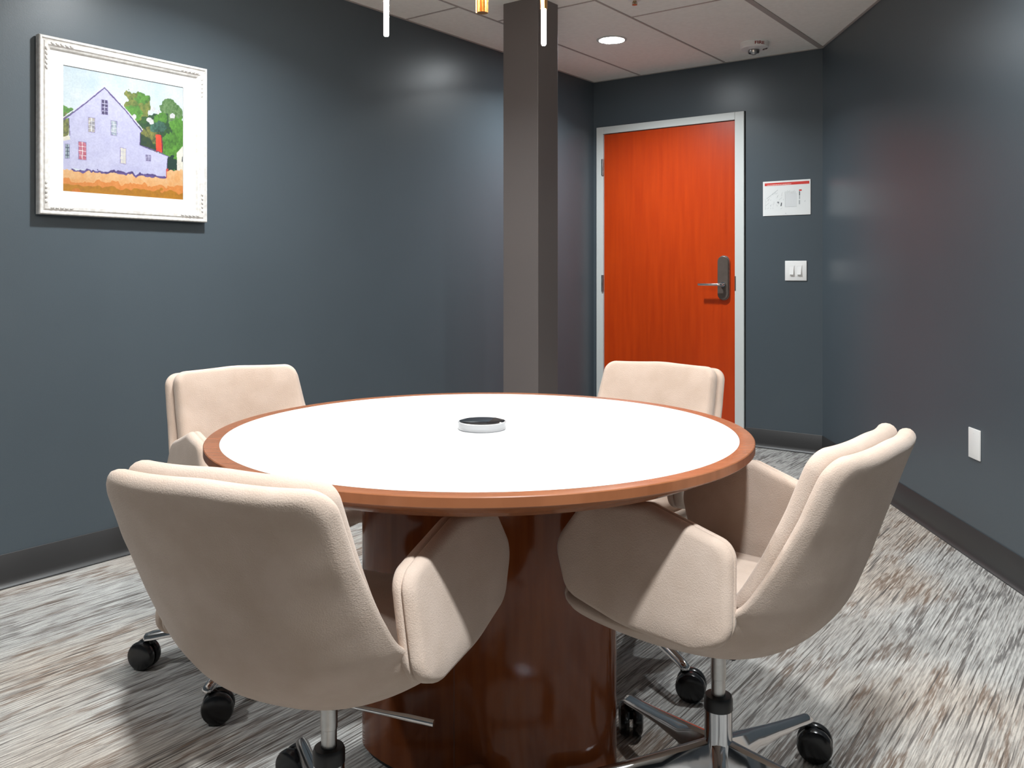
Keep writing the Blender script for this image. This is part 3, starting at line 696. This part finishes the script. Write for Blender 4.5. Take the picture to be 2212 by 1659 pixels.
def chair(name, label, X, Y, rot, base_ang):
    x, y = cw(X, Y)
    t = thing(name, label, 'chair', (x, y, 0), rot+TH, 'beige swivel chairs around the round table')
    # outer shell: back and underside in one sweep
    sh = [(-0.206, 0.0, 0.045), (-0.216, 0.15, 0.4), (-0.234, 0.32, 0.3), (-0.250, 0.45, 0.15), (-0.252, 0.60, 0.2), (-0.225, STOT-0.01, 0.07), (0.225, STOT-0.01, 0.07), (0.252, 0.60, 0.2), (0.250, 0.45, 0.15), (0.234, 0.32, 0.3), (0.216, 0.15, 0.4), (0.206, 0.0, 0.045), (0.0, -0.012, 0.5)]
    bm = bmesh.new(); pad(bm, rounded(sh), prof_round(0.036, 0.016, 8), bucket(0.0), rings=22, centre=(0, 0.36)); obj('outer_shell', bm, M['fabric'], t, smooth=True)
    sb = [(-0.199, 0.004, 0.042), (-0.210, 0.15, 0.4), (-0.224, 0.30, 0.3), (-0.222, 0.385, 0.05), (0.222, 0.385, 0.05), (0.224, 0.30, 0.3), (0.210, 0.15, 0.4), (0.199, 0.004, 0.042), (0.0, -0.009, 0.5)]
    bm = bmesh.new(); pad(bm, rounded(sb), prof_round(0.038, 0.018, 8), bucket(0.036), crown=(0.008, 0), rings=14, centre=(0, 0.2)); obj('back_cushion', bm, M['fabric'], t, smooth=True)
    ss = [(-0.200, -0.150, 0.06), (0.200, -0.150, 0.06), (0.212, 0.10, 0.3), (0.195, 0.262, 0.05), (-0.195, 0.262, 0.05), (-0.212, 0.10, 0.3)]
    bm = bmesh.new(); pad(bm, rounded(ss), prof_round(0.060, 0.028, 8), lambda u, v, tt: (u, v, 0.452+tt), crown=(0.012, 0), rings=8); obj('seat_cushion', bm, M['fabric'], t, smooth=True)
    ar = [(-0.152, 0.475, 0.055), (-0.140, 0.630, 0.040), (0.020, 0.680, 0.035), (0.150, 0.668, 0.05), (0.215, 0.58, 0.06), (0.190, 0.488, 0.045), (0.06, 0.452, 0.3), (-0.09, 0.448, 0.06)]
    for s in (-1, 1):
        bm = bmesh.new()
        def sf(yy, zz, tt, s=s): xx = 0.268-max(0, zz-0.48)*0.17*(0.18-yy)/0.3; return (s*(xx-0.022+tt), yy, zz)
        pad(bm, rounded(ar, 0.010), prof_seam(0.044, 0.016), sf, crown=(0.003, 0.003), rings=8); obj('armrest', bm, M['fabric'], t, smooth=True)
    # mechanism and gas lift
    bm = bmesh.new(); box(bm, -0.05, 0.05, -0.06, 0.06, 0.350, 0.372, bev=0.006); obj('seat_plate', bm, M['blackm'], t, smooth=True, sharp=40)
    bm = bmesh.new(); tube(bm, [(0.06, -0.03, 0.350), (0.13, -0.024, 0.347), (0.17, -0.018, 0.344), (0.215, -0.012, 0.340)], [0.004, 0.0045, 0.006, 0.006], 12); obj('lever', bm, M['chrome'], t, smooth=True, sharp=40)
    bm = bmesh.new(); lathe(bm, [(0, 0.20), (0.0140, 0.20), (0.0140, 0.285), (0.0152, 0.286), (0.0152, 0.31), (0.0142, 0.335), (0, 0.335)], 32); obj('gas_lift', bm, M['steel'], t, smooth=True, sharp=40)
    bm = bmesh.new(); lathe(bm, [(0, 0.225), (0.0285, 0.225), (0.0285, 0.246), (0.026, 0.252), (0.016, 0.253), (0, 0.253)], 36); obj('collar', bm, M['blackm'], t, smooth=True, sharp=40)
    bm = bmesh.new(); lathe(bm, [(0, 0.055), (0.024, 0.055), (0.030, 0.065), (0.030, 0.13), (0.0275, 0.16), (0.0275, 0.226), (0, 0.226)], 36); obj('hub', bm, M['chrome'], t, smooth=True, sharp=40)
    RC = 0.337
    for k in range(5):
        a = base_ang-rot+k*2*PI/5; ca, sa = math.cos(a), math.sin(a)
        bm = bmesh.new(); sec = []
        for r, zt, zb_, w in ((0.018, 0.166, 0.066, 0.021), (0.06, 0.156, 0.088, 0.020), (0.12, 0.143, 0.101, 0.0185), (0.2, 0.126, 0.098, 0.0165), (0.28, 0.111, 0.088, 0.0145), (0.33, 0.103, 0.080, 0.0135), (0.347, 0.097, 0.078, 0.012), (0.352, 0.090, 0.080, 0.006)):
            prf = [(-w, zb_+0.003), (-w*1.0, zb_+(zt-zb_)*0.5), (-w*0.62, zt-0.004), (-w*0.2, zt), (w*0.2, zt), (w*0.62, zt-0.004), (w*1.0, zb_+(zt-zb_)*0.5), (w, zb_+0.003), (w*0.7, zb_), (-w*0.7, zb_)]
            sec.append([bm.verts.new((r*ca-q*sa, r*sa+q*ca, z)) for q, z in prf])
        for A, B in zip(sec, sec[1:]):
            for i in range(10): bm.faces.new((A[i], A[(i+1) % 10], B[(i+1) % 10], B[i]))
        bm.faces.new(sec[0]); bm.faces.new(sec[-1][::-1])
        obj('leg', bm, M['chrome'], t, smooth=True, sharp=40)
        # twin-wheel caster, trailing at its own angle
        ax, ay = (RC-0.004)*ca, (RC-0.004)*sa; ta = CAST.get((round(X, 2), k), a+rot+random.choice((-0.5, 0.4, 0.9)))-rot
        bm = bmesh.new(); off = 0.020
        wx, wy = ax+off*math.cos(ta), ay+off*math.sin(ta)
        R_ = Matrix.Translation((wx, wy, 0.0385)) @ Matrix.Rotation(ta, 4, 'Z') @ Matrix.Rotation(PI/2, 4, 'X')
        b2 = bmesh.new()
        for s in (-1, 1):
            lathe(b2, [(0, s*0.004), (0.0355, s*0.004), (0.0385, s*0.008), (0.0385, s*0.018), (0.0355, s*0.0245), (0.028, s*0.028), (0.012, s*0.029), (0, s*0.029)], 36)
        bmesh.ops.transform(b2, matrix=R_, verts=b2.verts)
        b3 = bmesh.new()
        # fender between the wheels, stem above
        tube(b3, [(wx, wy, 0.036), (wx, wy, 0.070), (ax, ay, 0.080)], [0.004, 0.007, 0.008], 12)
        tube(b3, [(ax, ay, 0.070), (ax, ay, 0.094)], 0.0075, 14)
        c_ = obj('caster', b3, M['black'], t, smooth=True, sharp=40)
        obj('wheel', b2, M['black'], c_, smooth=True, sharp=40); bm.free()
    return t
random.seed(11)
chair('swivel_chair', 'beige swivel chair with its back to the viewer, front left of the round table', -0.327, 1.555, -0.377, 1.946)
chair('swivel_chair', 'beige swivel chair seen from the side, right of the round table by the slanted wall', 0.414, 1.746, 0.873, 0.726)
chair('swivel_chair', 'beige swivel chair beyond the table in front of the orange door', 0.320, 2.552, 2.557, -1.199)
chair('swivel_chair', 'beige swivel chair beyond the table against the left wall', -0.671, 2.450, -2.467, 3.252)
